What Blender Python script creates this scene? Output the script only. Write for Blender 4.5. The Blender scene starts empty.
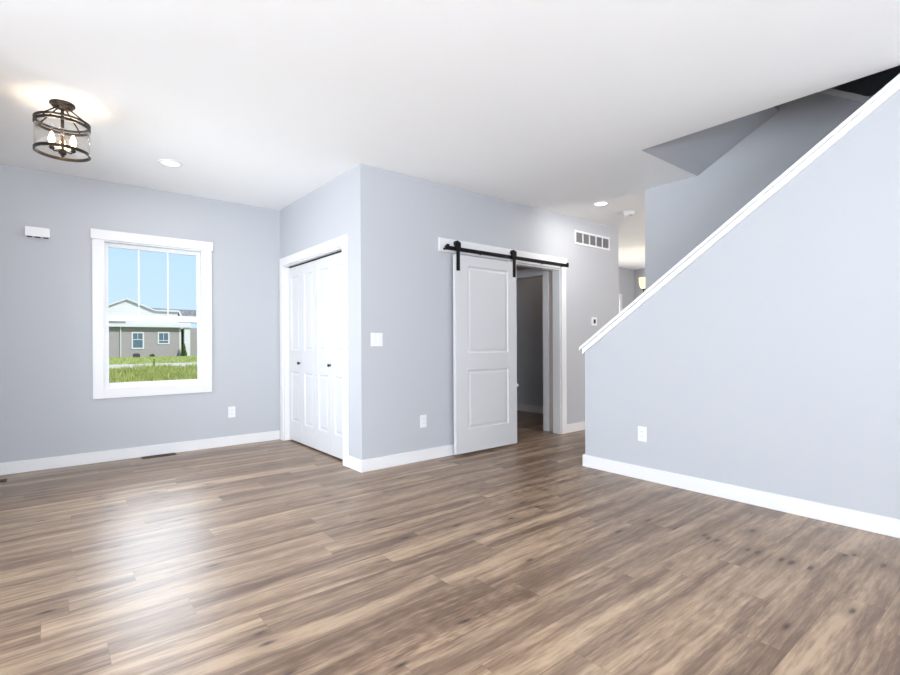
import bpy, bmesh, math, random
from mathutils import Vector, Matrix

S = bpy.context.scene
COL = S.collection
random.seed(7)

# ------------------------------------------------------------------ camera
CAM_H = 1.146
YAW = math.radians(39.1444)
ROLL = math.radians(0.27533)
F_PX = 490.29
PY = 342.63
cd = bpy.data.cameras.new('camera')
cam = bpy.data.objects.new('camera', cd)
COL.objects.link(cam)
fwd = Vector((math.sin(YAW), math.cos(YAW), 0))
right0 = Vector((math.cos(YAW), -math.sin(YAW), 0))
down0 = Vector((0, 0, -1))
right = right0 * math.cos(ROLL) + down0 * math.sin(ROLL)
down = -right0 * math.sin(ROLL) + down0 * math.cos(ROLL)
cam.matrix_world = Matrix(((right.x, -down.x, -fwd.x, 0), (right.y, -down.y, -fwd.y, 0),
                           (right.z, -down.z, -fwd.z, CAM_H), (0, 0, 0, 1)))
cd.sensor_width = 36.0
cd.lens = F_PX / 900 * 36.0
cd.shift_y = (PY - 337.5) / 900
cd.clip_start = 0.02
cd.clip_end = 400
S.camera = cam

# ------------------------------------------------------------------ light
S.view_settings.view_transform = 'Standard'
S.view_settings.look = 'None'
S.view_settings.gamma = 1
S.view_settings.use_curve_mapping = False
S.view_settings.exposure = 0.25

W = bpy.data.worlds.new('sky')
S.world = W
W.use_nodes = True
nt = W.node_tree
nt.nodes.clear()
wo = nt.nodes.new('ShaderNodeOutputWorld')
bg = nt.nodes.new('ShaderNodeBackground')
tc = nt.nodes.new('ShaderNodeTexCoord')
sx = nt.nodes.new('ShaderNodeSeparateXYZ')
rp = nt.nodes.new('ShaderNodeValToRGB')
rp.color_ramp.elements[0].position = 0.0
rp.color_ramp.elements[0].color = (0.57, 0.76, 1.0, 1)
rp.color_ramp.elements[1].position = 0.45
rp.color_ramp.elements[1].color = (0.36, 0.62, 0.95, 1)
nt.links.new(tc.outputs['Generated'], sx.inputs[0])
nt.links.new(sx.outputs['Z'], rp.inputs[0])
nt.links.new(rp.outputs[0], bg.inputs[0])
bg.inputs[1].default_value = 1.0
nt.links.new(bg.outputs[0], wo.inputs[0])

sd = bpy.data.lights.new('sun', 'SUN')
sd.energy = 3.2
sd.angle = 0.01
sd.color = (1, 0.95, 0.87)
sun = bpy.data.objects.new('sun', sd)
COL.objects.link(sun)
sun.rotation_euler = (math.radians(48), 0, math.radians(25))


def area(name, loc, look, sx_, sy_, power, color):
    d = bpy.data.lights.new(name, 'AREA')
    d.shape = 'RECTANGLE'
    d.size = sx_
    d.size_y = sy_
    d.energy = power
    d.color = color
    o = bpy.data.objects.new(name, d)
    COL.objects.link(o)
    o.location = loc
    o.rotation_euler = Vector(look).to_track_quat('-Z', 'Y').to_euler()
    return o


DAY = (0.88, 0.94, 1.0)
# daylight entering through the windows of the room (behind and left of the camera), plus added fills
area('daylight_left', (-2.56, 1.3, 1.45), (1, 0.15, 0.1), 1.9, 1.7, 100, DAY)
area('daylight_left', (-2.56, -1.2, 1.45), (1, 0.5, 0.3), 2.2, 1.7, 25, DAY)
area('daylight_rear', (-0.6, -2.96, 1.25), (0, 1, 1.2), 3.2, 2.1, 350, DAY)
o = area('entry_fill', (-0.72, 4.3, 1.25), (1, 0, 0.0), 1.3, 1.7, 24, DAY)  # added lamp at an unseen entry window, brightens the closet wall
o.data.spread = math.radians(115)
area('daylight_dining', (8.4, 5.80, 1.1), (0, -1, 0.2), 1.7, 2.0, 45, (1, 0.98, 0.95))
area('daylight_kitchen', (7.0, -2.96, 1.5), (0, 1, 0.7), 1.8, 1.2, 190, (1, 0.98, 0.96))
area('inner_room_fill', (5.6, 5.2, 2.7), (0, 0, -1), 0.3, 0.3, 1.3, (1, 0.82, 0.68))  # added unseen fill, lifts the dark inner room with a warm tone
area('upstairs_fill', (7.6, 1.0, 5.4), (0, 0, -1), 0.6, 0.6, 2.5, DAY)  # added weak fill so the upper floor is not pure black
# added lamp stands in for far-window skylight, making the bright floor patch
o = area('daylight_far', (0.84, 5.80, 1.44), (0, -1, -0.62), 0.8, 1.3, 2.8, (0.86, 0.93, 1.0))
o.data.spread = math.radians(56)


# ------------------------------------------------------------------ materials
def srgb(r, g, b):
    def f(c):
        c /= 255
        return c / 12.92 if c <= 0.04045 else ((c + 0.055) / 1.055) ** 2.4
    return (f(r), f(g), f(b), 1)


def new_mat(name):
    m = bpy.data.materials.new(name)
    m.use_nodes = True
    t = m.node_tree
    t.nodes.clear()
    out = t.nodes.new('ShaderNodeOutputMaterial')
    b = t.nodes.new('ShaderNodeBsdfPrincipled')
    t.links.new(b.outputs[0], out.inputs[0])
    return m, t, b, out


def paint(name, rgb, rough=0.5, bump=0.0, scale=300, metal=0.0, vary=0.03, spec=0.5):
    m, t, b, out = new_mat(name)
    b.inputs['Roughness'].default_value = rough
    b.inputs['Metallic'].default_value = metal
    b.inputs['Specular IOR Level'].default_value = spec
    tc = t.nodes.new('ShaderNodeTexCoord')
    n = t.nodes.new('ShaderNodeTexNoise')
    n.inputs['Scale'].default_value = 3.0
    n.inputs['Detail'].default_value = 3
    t.links.new(tc.outputs['Object'], n.inputs['Vector'])
    mx = t.nodes.new('ShaderNodeMix')
    mx.data_type = 'RGBA'
    c = srgb(*rgb)
    mx.inputs[6].default_value = tuple(x * (1 - vary) for x in c[:3]) + (1,)
    mx.inputs[7].default_value = tuple(min(1, x * (1 + vary)) for x in c[:3]) + (1,)
    t.links.new(n.outputs['Fac'], mx.inputs[0])
    t.links.new(mx.outputs[2], b.inputs['Base Color'])
    if bump:
        n2 = t.nodes.new('ShaderNodeTexNoise')
        n2.inputs['Scale'].default_value = scale
        n2.inputs['Detail'].default_value = 2
        t.links.new(tc.outputs['Object'], n2.inputs['Vector'])
        bp_ = t.nodes.new('ShaderNodeBump')
        bp_.inputs['Strength'].default_value = bump
        bp_.inputs['Distance'].default_value = 0.002
        t.links.new(n2.outputs['Fac'], bp_.inputs['Height'])
        t.links.new(bp_.outputs[0], b.inputs['Normal'])
    return m


def emit(name, rgb, strength):
    m, t, b, out = new_mat(name)
    b.inputs['Base Color'].default_value = srgb(*rgb)
    b.inputs['Emission Color'].default_value = srgb(*rgb)
    b.inputs['Emission Strength'].default_value = strength
    return m


def clear_glass(name, tint=(1, 1, 1), refl=1.0, rough=0.0):
    m, t, b, out = new_mat(name)
    t.nodes.remove(b)
    tr = t.nodes.new('ShaderNodeBsdfTransparent')
    tr.inputs[0].default_value = tint + (1,)
    gl = t.nodes.new('ShaderNodeBsdfGlossy')
    gl.inputs['Roughness'].default_value = rough
    lw = t.nodes.new('ShaderNodeLayerWeight')
    lw.inputs['Blend'].default_value = 0.5
    pw = t.nodes.new('ShaderNodeMath')
    pw.operation = 'POWER'
    pw.inputs[1].default_value = 5.0
    t.links.new(lw.outputs['Facing'], pw.inputs[0])
    mu = t.nodes.new('ShaderNodeMath')
    mu.operation = 'MULTIPLY_ADD'
    mu.inputs[1].default_value = 0.9 * refl
    mu.inputs[2].default_value = 0.04 * refl
    t.links.new(pw.outputs[0], mu.inputs[0])
    mx = t.nodes.new('ShaderNodeMixShader')
    t.links.new(mu.outputs[0], mx.inputs[0])
    t.links.new(tr.outputs[0], mx.inputs[1])
    t.links.new(gl.outputs[0], mx.inputs[2])
    t.links.new(mx.outputs[0], out.inputs[0])
    return m


def wood_floor():
    m, t, b, out = new_mat('oak_plank_floor')
    N, L = t.nodes, t.links

    def math_(op, a, b_=None, c=None):
        n = N.new('ShaderNodeMath')
        n.operation = op
        for i, v in enumerate((a, b_, c)):
            if v is None:
                continue
            if isinstance(v, (int, float)):
                n.inputs[i].default_value = v
            else:
                L.new(v, n.inputs[i])
        return n.outputs[0]

    def comb(x, y, z):
        n = N.new('ShaderNodeCombineXYZ')
        for i, v in enumerate((x, y, z)):
            if isinstance(v, (int, float)):
                n.inputs[i].default_value = v
            else:
                L.new(v, n.inputs[i])
        return n.outputs[0]

    def noise(vec, scale, detail, rough=0.5, dist=0.0):
        n = N.new('ShaderNodeTexNoise')
        n.inputs['Scale'].default_value = scale
        n.inputs['Detail'].default_value = detail
        n.inputs['Roughness'].default_value = rough
        n.inputs['Distortion'].default_value = dist
        L.new(vec, n.inputs['Vector'])
        return n.outputs['Fac']

    def white(x, y):
        n = N.new('ShaderNodeTexWhiteNoise')
        n.noise_dimensions = '2D'
        L.new(comb(x, y, 0.0), n.inputs['Vector'])
        return n

    def mix(fac, a, c, mode='MIX'):
        n = N.new('ShaderNodeMix')
        n.data_type = 'RGBA'
        n.blend_type = mode
        for i, v in ((0, fac), (6, a), (7, c)):
            if isinstance(v, (int, float, tuple)):
                n.inputs[i].default_value = v
            else:
                L.new(v, n.inputs[i])
        return n.outputs[2]

    PW, PL = 0.168, 1.22
    tc = N.new('ShaderNodeTexCoord')
    sp = N.new('ShaderNodeSeparateXYZ')
    L.new(tc.outputs['Object'], sp.inputs[0])
    x, y = sp.outputs['X'], math_('ADD', sp.outputs['Y'], 0.055)
    ys = math_('DIVIDE', y, PW)
    row = math_('FLOOR', ys)
    fy = math_('SUBTRACT', ys, row)
    r1 = white(row, 3.7).outputs['Value']
    xs = math_('ADD', math_('DIVIDE', x, PL), math_('MULTIPLY', r1, 7.0))
    colm = math_('FLOOR', xs)
    fx = math_('SUBTRACT', xs, colm)
    wn = white(row, colm)
    sc = N.new('ShaderNodeSeparateColor')
    L.new(wn.outputs['Color'], sc.inputs[0])
    ra, rb, rc = sc.outputs[0], sc.outputs[1], sc.outputs[2]
    # broad streaks running along each plank
    warp = noise(comb(math_('MULTIPLY', x, 1.3), math_('MULTIPLY', y, 3.0), math_('MULTIPLY', ra, 40.0)), 1.0, 2)
    yb = math_('ADD', math_('MULTIPLY', y, 13.0), math_('MULTIPLY', warp, 1.6))
    band = noise(comb(math_('MULTIPLY', x, 0.42), yb, math_('MULTIPLY', rb, 3.0)), 1.0, 2, 0.5)
    # fine grain
    grain = noise(comb(math_('MULTIPLY', x, 7.0), math_('MULTIPLY', y, 80.0), math_('MULTIPLY', rc, 60.0)), 1.0, 5, 0.7)
    mid = noise(comb(math_('MULTIPLY', x, 2.6), math_('MULTIPLY', y, 42.0), math_('MULTIPLY', rc, 31.0)), 1.0, 4, 0.6, 0.6)
    # cathedral figure
    wv = N.new('ShaderNodeTexWave')
    wv.wave_type = 'RINGS'
    wv.rings_direction = 'Y'
    wv.inputs['Scale'].default_value = 4.5
    wv.inputs['Distortion'].default_value = 7.0
    wv.inputs['Detail'].default_value = 3
    wv.inputs['Detail Scale'].default_value = 1.4
    L.new(comb(math_('MULTIPLY', x, 0.9), math_('MULTIPLY', y, 7.0), math_('MULTIPLY', ra, 30.0)), wv.inputs['Vector'])
    c0 = lambda n_, k_: math_('MULTIPLY', math_('SUBTRACT', n_, 0.5), k_)
    v = math_('ADD', math_('ADD', c0(band, 1.95), 0.5), c0(grain, 1.25))
    v = math_('ADD', v, c0(mid, 0.65))
    v = math_('ADD', v, c0(wv.outputs['Fac'], 0.15))
    v = math_('ADD', v, c0(ra, 0.13))
    cr = N.new('ShaderNodeValToRGB')
    els = cr.color_ramp.elements
    els[0].position = 0.05
    els[0].color = srgb(98, 75, 56)
    els[1].position = 0.95
    els[1].color = srgb(180, 154, 127)
    e = els.new(0.35)
    e.color = srgb(121, 97, 79)
    e = els.new(0.62)
    e.color = srgb(149, 124, 101)
    L.new(v, cr.inputs[0])
    colr = mix(math_('MULTIPLY', rc, 0.22), cr.outputs[0], srgb(124, 104, 87))
    # knots
    vo = N.new('ShaderNodeTexVoronoi')
    vo.voronoi_dimensions = '2D'
    vo.inputs['Scale'].default_value = 1.0
    L.new(comb(math_('MULTIPLY', x, 3.0), math_('ADD', math_('MULTIPLY', y, 8.5), math_('MULTIPLY', rb, 9.0)), 0.0), vo.inputs['Vector'])
    kn = math_('ADD', vo.outputs['Distance'], math_('MULTIPLY', math_('SUBTRACT', mid, 0.5), 0.16))
    k = N.new('ShaderNodeMapRange')
    k.inputs['From Min'].default_value = 0.02
    k.inputs['From Max'].default_value = 0.13
    k.inputs['To Min'].default_value = 0.9
    k.inputs['To Max'].default_value = 0.0
    L.new(kn, k.inputs['Value'])
    k2 = N.new('ShaderNodeMapRange')
    k2.inputs['From Min'].default_value = 0.06
    k2.inputs['From Max'].default_value = 0.38
    k2.inputs['To Min'].default_value = 0.45
    k2.inputs['To Max'].default_value = 0.0
    L.new(kn, k2.inputs['Value'])
    sck = N.new('ShaderNodeSeparateColor')
    L.new(vo.outputs['Color'], sck.inputs[0])
    has = math_('GREATER_THAN', sck.outputs[0], 0.80)
    colr = mix(math_('MULTIPLY', k2.outputs[0], has), colr, srgb(92, 70, 56))
    colr = mix(math_('MULTIPLY', k.outputs[0], has), colr, srgb(48, 36, 30))
    # seams
    ey = math_('MINIMUM', fy, math_('SUBTRACT', 1.0, fy))
    ex = math_('MULTIPLY', math_('MINIMUM', fx, math_('SUBTRACT', 1.0, fx)), PL / PW)
    ed = math_('MINIMUM', ey, ex)
    se = math_('LESS_THAN', ed, 0.007)
    colr = mix(math_('MULTIPLY', se, 0.38), colr, srgb(80, 62, 50))
    L.new(colr, b.inputs['Base Color'])
    rg = math_('ADD', math_('MULTIPLY', grain, 0.16), 0.27)
    L.new(rg, b.inputs['Roughness'])
    b.inputs['Specular IOR Level'].default_value = 0.55
    bm_ = N.new('ShaderNodeBump')
    bm_.inputs['Strength'].default_value = 0.25
    bm_.inputs['Distance'].default_value = 0.001
    L.new(math_('SUBTRACT', grain, se), bm_.inputs['Height'])
    L.new(bm_.outputs[0], b.inputs['Normal'])
    return m


def ground_mat(name, c1, c2, c3, scale=0.8):
    m, t, b, out = new_mat(name)
    b.inputs['Roughness'].default_value = 0.95
    b.inputs['Specular IOR Level'].default_value = 0.1
    tc = t.nodes.new('ShaderNodeTexCoord')
    n = t.nodes.new('ShaderNodeTexNoise')
    n.inputs['Scale'].default_value = scale
    n.inputs['Detail'].default_value = 8
    n.inputs['Roughness'].default_value = 0.7
    t.links.new(tc.outputs['Object'], n.inputs['Vector'])
    cr = t.nodes.new('ShaderNodeValToRGB')
    cr.color_ramp.elements[0].position = 0.32
    cr.color_ramp.elements[0].color = srgb(*c1)
    cr.color_ramp.elements[1].position = 0.68
    cr.color_ramp.elements[1].color = srgb(*c3)
    e = cr.color_ramp.elements.new(0.5)
    e.color = srgb(*c2)
    t.links.new(n.outputs['Fac'], cr.inputs[0])
    t.links.new(cr.outputs[0], b.inputs['Base Color'])
    return m


def siding_mat(name, rgb, pitch=0.15):
    m, t, b, out = new_mat(name)
    b.inputs['Roughness'].default_value = 0.7
    tc = t.nodes.new('ShaderNodeTexCoord')
    sp = t.nodes.new('ShaderNodeSeparateXYZ')
    t.links.new(tc.outputs['Object'], sp.inputs[0])
    d = t.nodes.new('ShaderNodeMath')
    d.operation = 'DIVIDE'
    d.inputs[1].default_value = pitch
    t.links.new(sp.outputs['Z'], d.inputs[0])
    fr = t.nodes.new('ShaderNodeMath')
    fr.operation = 'FRACT'
    t.links.new(d.outputs[0], fr.inputs[0])
    bp_ = t.nodes.new('ShaderNodeBump')
    bp_.invert = True
    bp_.inputs['Distance'].default_value = 0.02
    t.links.new(fr.outputs[0], bp_.inputs['Height'])
    t.links.new(bp_.outputs[0], b.inputs['Normal'])
    n = t.nodes.new('ShaderNodeTexNoise')
    n.inputs['Scale'].default_value = 2.0
    t.links.new(tc.outputs['Object'], n.inputs['Vector'])
    mx = t.nodes.new('ShaderNodeMix')
    mx.data_type = 'RGBA'
    c = srgb(*rgb)
    mx.inputs[6].default_value = tuple(v * 0.93 for v in c[:3]) + (1,)
    mx.inputs[7].default_value = tuple(v * 1.05 for v in c[:3]) + (1,)
    t.links.new(n.outputs['Fac'], mx.inputs[0])
    t.links.new(mx.outputs[2], b.inputs['Base Color'])
    return m


M = {}
M['wall'] = paint('pale_blue_grey_wall_paint', (186, 188, 193), 0.55, 0.10, 260, vary=0.01, spec=0.3)
M['ceiling'] = paint('white_ceiling_paint', (247, 247, 247), 0.8, 0.22, 90, vary=0.01, spec=0.2)
M['trim'] = paint('white_trim_paint', (229, 228, 229), 0.35, vary=0.008)
M['door'] = paint('white_door_paint', (210, 210, 212), 0.38, vary=0.008)
M['vinyl'] = paint('white_window_vinyl', (236, 237, 239), 0.35, vary=0.008)
M['plastic'] = paint('white_plastic', (232, 232, 233), 0.35, vary=0.01)
M['black'] = paint('matte_black_metal', (24, 24, 26), 0.4, metal=0.6, vary=0.1)
M['bronze'] = paint('dark_bronze_metal', (44, 37, 34), 0.4, metal=0.5, vary=0.12)
M['nickel'] = paint('dark_knob_metal', (58, 56, 56), 0.3, metal=0.8, vary=0.05)
M['grille'] = paint('grey_vent_louvers', (142, 140, 144), 0.5, vary=0.03)
M['gap'] = paint('dark_duct_and_gap_shade', (40, 38, 38), 0.8)
M['register'] = paint('brown_floor_register', (72, 60, 52), 0.5, metal=0.3)
M['slot'] = paint('outlet_slot_dark', (60, 60, 62), 0.5)
M['display'] = paint('dark_display', (52, 50, 54), 0.25)
M['carpet'] = paint('grey_stair_carpet', (120, 116, 112), 0.95, 0.4, 400, vary=0.1)
M['dim_wall'] = paint('greige_wall_paint', (186, 172, 166), 0.6, 0.10, 260, vary=0.01, spec=0.3)
M['floor'] = wood_floor()
M['glass'] = clear_glass('window_glass', (0.99, 0.99, 0.99), 0.08)
M['shade_glass'] = clear_glass('lamp_glass', (0.99, 0.985, 0.975), 0.7, 0.03)
M['bulb'] = emit('warm_bulb', (255, 214, 160), 14)
M['can'] = emit('recessed_lens_bright', (255, 249, 240), 3.2)
M['can_soft'] = emit('recessed_lens_soft', (255, 252, 248), 0.85)
M['frost'] = emit('frosted_shade_glow', (255, 226, 180), 0.9)
M['siding'] = siding_mat('grey_siding', (158, 152, 150))
M['gable_siding'] = siding_mat('pale_siding', (214, 213, 212), 0.2)
M['ext_trim'] = paint('white_exterior_trim', (212, 211, 212), 0.6)
M['ext_cream'] = paint('cream_exterior_trim', (220, 212, 200), 0.6)
M['shingle'] = ground_mat('grey_roof_shingles', (110, 110, 116), (140, 140, 146), (168, 168, 172), 3.0)
M['ext_glass'] = paint('house_window_glass', (92, 112, 128), 0.12)
M['lawn'] = ground_mat('lawn_grass', (128, 138, 74), (160, 168, 100), (198, 196, 140), 0.9)
M['road'] = ground_mat('pale_road', (196, 184, 164), (212, 200, 182), (222, 212, 196), 1.5)
M['blade'] = ground_mat('grass_blade_green', (112, 126, 62), (166, 174, 98), (212, 208, 146), 1.7)
M['shrub'] = ground_mat('shrub_leaf_green', (52, 78, 36), (80, 106, 50), (112, 132, 72), 6.0)
M['ac'] = paint('dark_cooling_unit_metal', (64, 62, 64), 0.6)


# ------------------------------------------------------------------ mesh helpers
def link(name, bm, mat, parent=None, bevel=0.0, smooth=False):
    bmesh.ops.recalc_face_normals(bm, faces=bm.faces)
    me = bpy.data.meshes.new(name)
    bm.to_mesh(me)
    bm.free()
    o = bpy.data.objects.new(name, me)
    me.materials.append(M[mat] if isinstance(mat, str) else mat)
    COL.objects.link(o)
    if parent is not None:
        o.parent = parent
        o.matrix_parent_inverse = Matrix.Translation(parent_loc(parent)).inverted()
    if smooth:
        for p in me.polygons:
            p.use_smooth = True
    if bevel:
        md = o.modifiers.new('bevel', 'BEVEL')
        md.width = bevel
        md.segments = 2
        md.limit_method = 'ANGLE'
        md.angle_limit = math.radians(40)
    return o


def parent_loc(p):
    # meshes are modelled in world coordinates, so only an Empty shifts its children
    return p.location.copy() if p.type == 'EMPTY' else Vector((0, 0, 0))


def thing(name, label, cat, loc, group=None):
    o = bpy.data.objects.new(name, None)
    o.empty_display_size = 0.1
    COL.objects.link(o)
    o.location = loc
    o['label'] = label
    o['category'] = cat
    if group:
        o['group'] = group
    return o


def tag(o, label, cat, group=None):
    o['label'] = label
    o['category'] = cat
    if group:
        o['group'] = group
    return o


def struct(o):
    o['kind'] = 'structure'
    return o


def struct_empty(name, loc):
    o = bpy.data.objects.new(name, None)
    o.empty_display_size = 0.1
    COL.objects.link(o)
    o.location = loc
    o['kind'] = 'structure'
    return o


def box(bm, x0, x1, y0, y1, z0, z1):
    vs = [bm.verts.new((x, y, z)) for x in (x0, x1) for y in (y0, y1) for z in (z0, z1)]
    for f in ((0, 1, 3, 2), (4, 6, 7, 5), (0, 4, 5, 1), (2, 3, 7, 6), (0, 2, 6, 4), (1, 5, 7, 3)):
        bm.faces.new([vs[i] for i in f])


def B(*boxes):
    bm = bmesh.new()
    for b in boxes:
        box(bm, *b)
    return bm


def slab(axis, t0, t1, u0, u1, v0, v1, holes=()):
    """a slab of thickness t0..t1 along `axis`, spanning u,v with rectangular holes, closed mesh.
    axis 0: u=y v=z, axis 1: u=x v=z, axis 2: u=x v=y"""
    us = sorted({u0, u1} | {h[0] for h in holes} | {h[1] for h in holes})
    vs = sorted({v0, v1} | {h[2] for h in holes} | {h[3] for h in holes})
    us = [u for u in us if u0 <= u <= u1]
    vs = [v for v in vs if v0 <= v <= v1]

    def solid(i, j):
        if i < 0 or j < 0 or i >= len(us) - 1 or j >= len(vs) - 1:
            return False
        cu, cv = (us[i] + us[i + 1]) / 2, (vs[j] + vs[j + 1]) / 2
        return not any(h[0] < cu < h[1] and h[2] < cv < h[3] for h in holes)
    bm = bmesh.new()
    cache = {}

    def V(t, u, v):
        k = (t, u, v)
        if k not in cache:
            co = {0: (t, u, v), 1: (u, t, v), 2: (u, v, t)}[axis]
            cache[k] = bm.verts.new(co)
        return cache[k]
    for i in range(len(us) - 1):
        for j in range(len(vs) - 1):
            if not solid(i, j):
                continue
            a, b_, c, d = us[i], us[i + 1], vs[j], vs[j + 1]
            for t in (t0, t1):
                bm.faces.new([V(t, a, c), V(t, b_, c), V(t, b_, d), V(t, a, d)])
            for (p, q, ii, jj) in (((a, c), (b_, c), i, j - 1), ((a, d), (b_, d), i, j + 1),
                                   ((a, c), (a, d), i - 1, j), ((b_, c), (b_, d), i + 1, j)):
                if not solid(ii, jj):
                    bm.faces.new([V(t0, *p), V(t1, *p), V(t1, *q), V(t0, *q)])
    return bm


def prism_x(bm, pts, x0, x1):
    """polygon pts in (y,z) extruded from x0 to x1"""
    a = [bm.verts.new((x0, p[0], p[1])) for p in pts]
    b = [bm.verts.new((x1, p[0], p[1])) for p in pts]
    bm.faces.new(a)
    bm.faces.new(b[::-1])
    n = len(pts)
    for i in range(n):
        bm.faces.new([a[i], b[i], b[(i + 1) % n], a[(i + 1) % n]])


def prism_y(bm, pts, y0, y1):
    a = [bm.verts.new((p[0], y0, p[1])) for p in pts]
    b = [bm.verts.new((p[0], y1, p[1])) for p in pts]
    bm.faces.new(a)
    bm.faces.new(b[::-1])
    n = len(pts)
    for i in range(n):
        bm.faces.new([a[i], b[i], b[(i + 1) % n], a[(i + 1) % n]])


def lathe(bm, prof, c, n=32, axis='Z', closed=False):
    """profile of (r, h) revolved round an axis through c"""
    rings = []
    for r, h in prof:
        ring = []
        for k in range(n):
            a = 2 * math.pi * k / n
            p = (r * math.cos(a), r * math.sin(a), h)
            if axis == 'X':
                p = (p[2], p[0], p[1])
            elif axis == 'Y':
                p = (p[0], p[2], p[1])
            ring.append(bm.verts.new((c[0] + p[0], c[1] + p[1], c[2] + p[2])))
        rings.append(ring)
    m = len(rings)
    for i in range(m if closed else m - 1):
        A, Bq = rings[i], rings[(i + 1) % m]
        for k in range(n):
            bm.faces.new([A[k], A[(k + 1) % n], Bq[(k + 1) % n], Bq[k]])
    if not closed:
        bm.faces.new(rings[0])
        bm.faces.new(rings[-1][::-1])


def tube(bm, pts, r, n=10):
    pts = [Vector(p) for p in pts]
    rings = []
    for i, p in enumerate(pts):
        d = (pts[min(i + 1, len(pts) - 1)] - pts[max(i - 1, 0)]).normalized()
        up = Vector((0, 0, 1)) if abs(d.z) < 0.95 else Vector((1, 0, 0))
        s = d.cross(up).normalized()
        q = s.cross(d)
        rings.append([bm.verts.new(p + (s * math.cos(2 * math.pi * k / n) + q * math.sin(2 * math.pi * k / n)) * r) for k in range(n)])
    for A, Bq in zip(rings, rings[1:]):
        for k in range(n):
            bm.faces.new([A[k], A[(k + 1) % n], Bq[(k + 1) % n], Bq[k]])
    bm.faces.new(rings[0])
    bm.faces.new(rings[-1][::-1])


def panel_leaf(w, h, t, panels, mp):
    """door leaf with recessed, raised-field panels; local (u, v, n) mapped by mp"""
    bm = bmesh.new()
    us = sorted({0, w} | {p[0] for p in panels} | {p[1] for p in panels})
    vs = sorted({0, h} | {p[2] for p in panels} | {p[3] for p in panels})
    cache = {}

    def V(u, v, n):
        k = (round(u, 5), round(v, 5), round(n, 5))
        if k not in cache:
            cache[k] = bm.verts.new(mp(u, v, n))
        return cache[k]
    for i in range(len(us) - 1):
        for j in range(len(vs) - 1):
            cu, cv = (us[i] + us[i + 1]) / 2, (vs[j] + vs[j + 1]) / 2
            q = [(us[i], vs[j]), (us[i + 1], vs[j]), (us[i + 1], vs[j + 1]), (us[i], vs[j + 1])]
            if not any(p[0] < cu < p[1] and p[2] < cv < p[3] for p in panels):
                bm.faces.new([V(a, b, 0) for a, b in q])
            bm.faces.new([V(a, b, -t) for a, b in q[::-1]])
    for a, b in zip(us, us[1:]):
        bm.faces.new([V(a, 0, 0), V(a, 0, -t), V(b, 0, -t), V(b, 0, 0)])
        bm.faces.new([V(a, h, 0), V(b, h, 0), V(b, h, -t), V(a, h, -t)])
    for a, b in zip(vs, vs[1:]):
        bm.faces.new([V(0, a, 0), V(0, b, 0), V(0, b, -t), V(0, a, -t)])
        bm.faces.new([V(w, a, 0), V(w, a, -t), V(w, b, -t), V(w, b, 0)])
    for (a, b, c, d) in panels:
        # splits on the panel border come from the grid; build ring by ring
        bu = [u for u in us if a <= u <= b]
        bv = [v for v in vs if c <= v <= d]
        border = [(u, c) for u in bu] + [(b, v) for v in bv[1:]] + [(u, d) for u in bu[-2::-1]] + [(a, v) for v in bv[-2:0:-1]]

        def shr(pt, s, dep):
            u = a + s + (pt[0] - a) * ((b - a - 2 * s) / (b - a))
            v = c + s + (pt[1] - c) * ((d - c - 2 * s) / (d - c))
            return V(u, v, dep)
        rings = [[V(p[0], p[1], 0) for p in border]]
        for s, dep in ((0.010, -0.009), (0.024, -0.010), (0.040, -0.004)):
            rings.append([shr(p, s, dep) for p in border])
        nb = len(border)
        for A, Bq in zip(rings, rings[1:]):
            for k in range(nb):
                bm.faces.new([A[k], A[(k + 1) % nb], Bq[(k + 1) % nb], Bq[k]])
        bm.faces.new(rings[-1])
    return bm


# ------------------------------------------------------------------ room shell
XC, YB, YA, XS, X2, CZ = 2.135, 3.87, 5.84, 3.818, 4.84, 2.74
XL, YR, XR = -2.6, -3.0, 10.02
XJ, YJ = -0.75, 3.3                       # entry nook: its left side wall
WT = 0.115

struct(link('floor', slab(2, -0.12, 0.0, XL - 0.15, XR + 0.15, YR - 0.15, YA + 0.15), 'floor'))
struct(link('ceiling', slab(2, CZ, CZ + 0.31, XL - 0.15, XR + 0.15, YR - 0.15, YA + 0.15,
                            [(XS, X2 + WT, -1.9, 2.155)]), 'ceiling'))

# window opening in the far wall
WX0, WX1, WZ0, WZ1 = 0.398, 1.285, 0.713, 2.163
struct(link('wall_back', slab(1, YA, YA + 0.15, XJ - 0.15, XR + 0.15, 0, CZ,
                              [(WX0, WX1, WZ0, WZ1), (7.4, 9.42, 0, 2.08)]), 'wall'))
struct(link('wall_left', slab(0, XL - 0.15, XL, YR - 0.15, YJ + 0.15, 0, CZ,
                              [(-2.3, -0.1, 0.55, 2.3), (0.35, 2.25, 0.55, 2.3)]), 'wall'))
struct(link('wall_entry', slab(0, XJ - 0.15, XJ, YJ + 0.15, YA, 0, CZ, [(3.6, 5.1, 0.1, 2.1)]), 'wall'))
struct(link('wall_nook', slab(1, YJ, YJ + 0.15, XL, XJ, 0, CZ), 'wall'))
struct(link('wall_rear', slab(1, YR - 0.15, YR, XL, XR + 0.15, 0, CZ,
                              [(-2.2, 1.0, 0.15, 2.3), (6.1, 7.9, 0.95, 2.1)]), 'wall'))
struct(link('wall_right', slab(0, XR, XR + 0.15, YR, YA, 0, CZ), 'wall'))
CY0, CY1, CDZ = 4.205, 5.728, 2.06         # closet opening
struct(link('wall_closet', slab(0, XC, XC + WT, YB + WT, YA, 0, CZ, [(CY0, CY1, 0, CDZ)]), 'wall'))
BX0, BX1, BDZ = 4.06, 4.93, 2.055          # opening behind the sliding door
BEND = 6.23
struct(link('wall_door', slab(1, YB, YB + WT, XC, BEND, 0, CZ, [(BX0, BX1, 0, BDZ)]), 'wall'))
struct(link('wall_hall', slab(0, BEND - WT, BEND, YB + WT, YA, 0, CZ), 'wall'))
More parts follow.
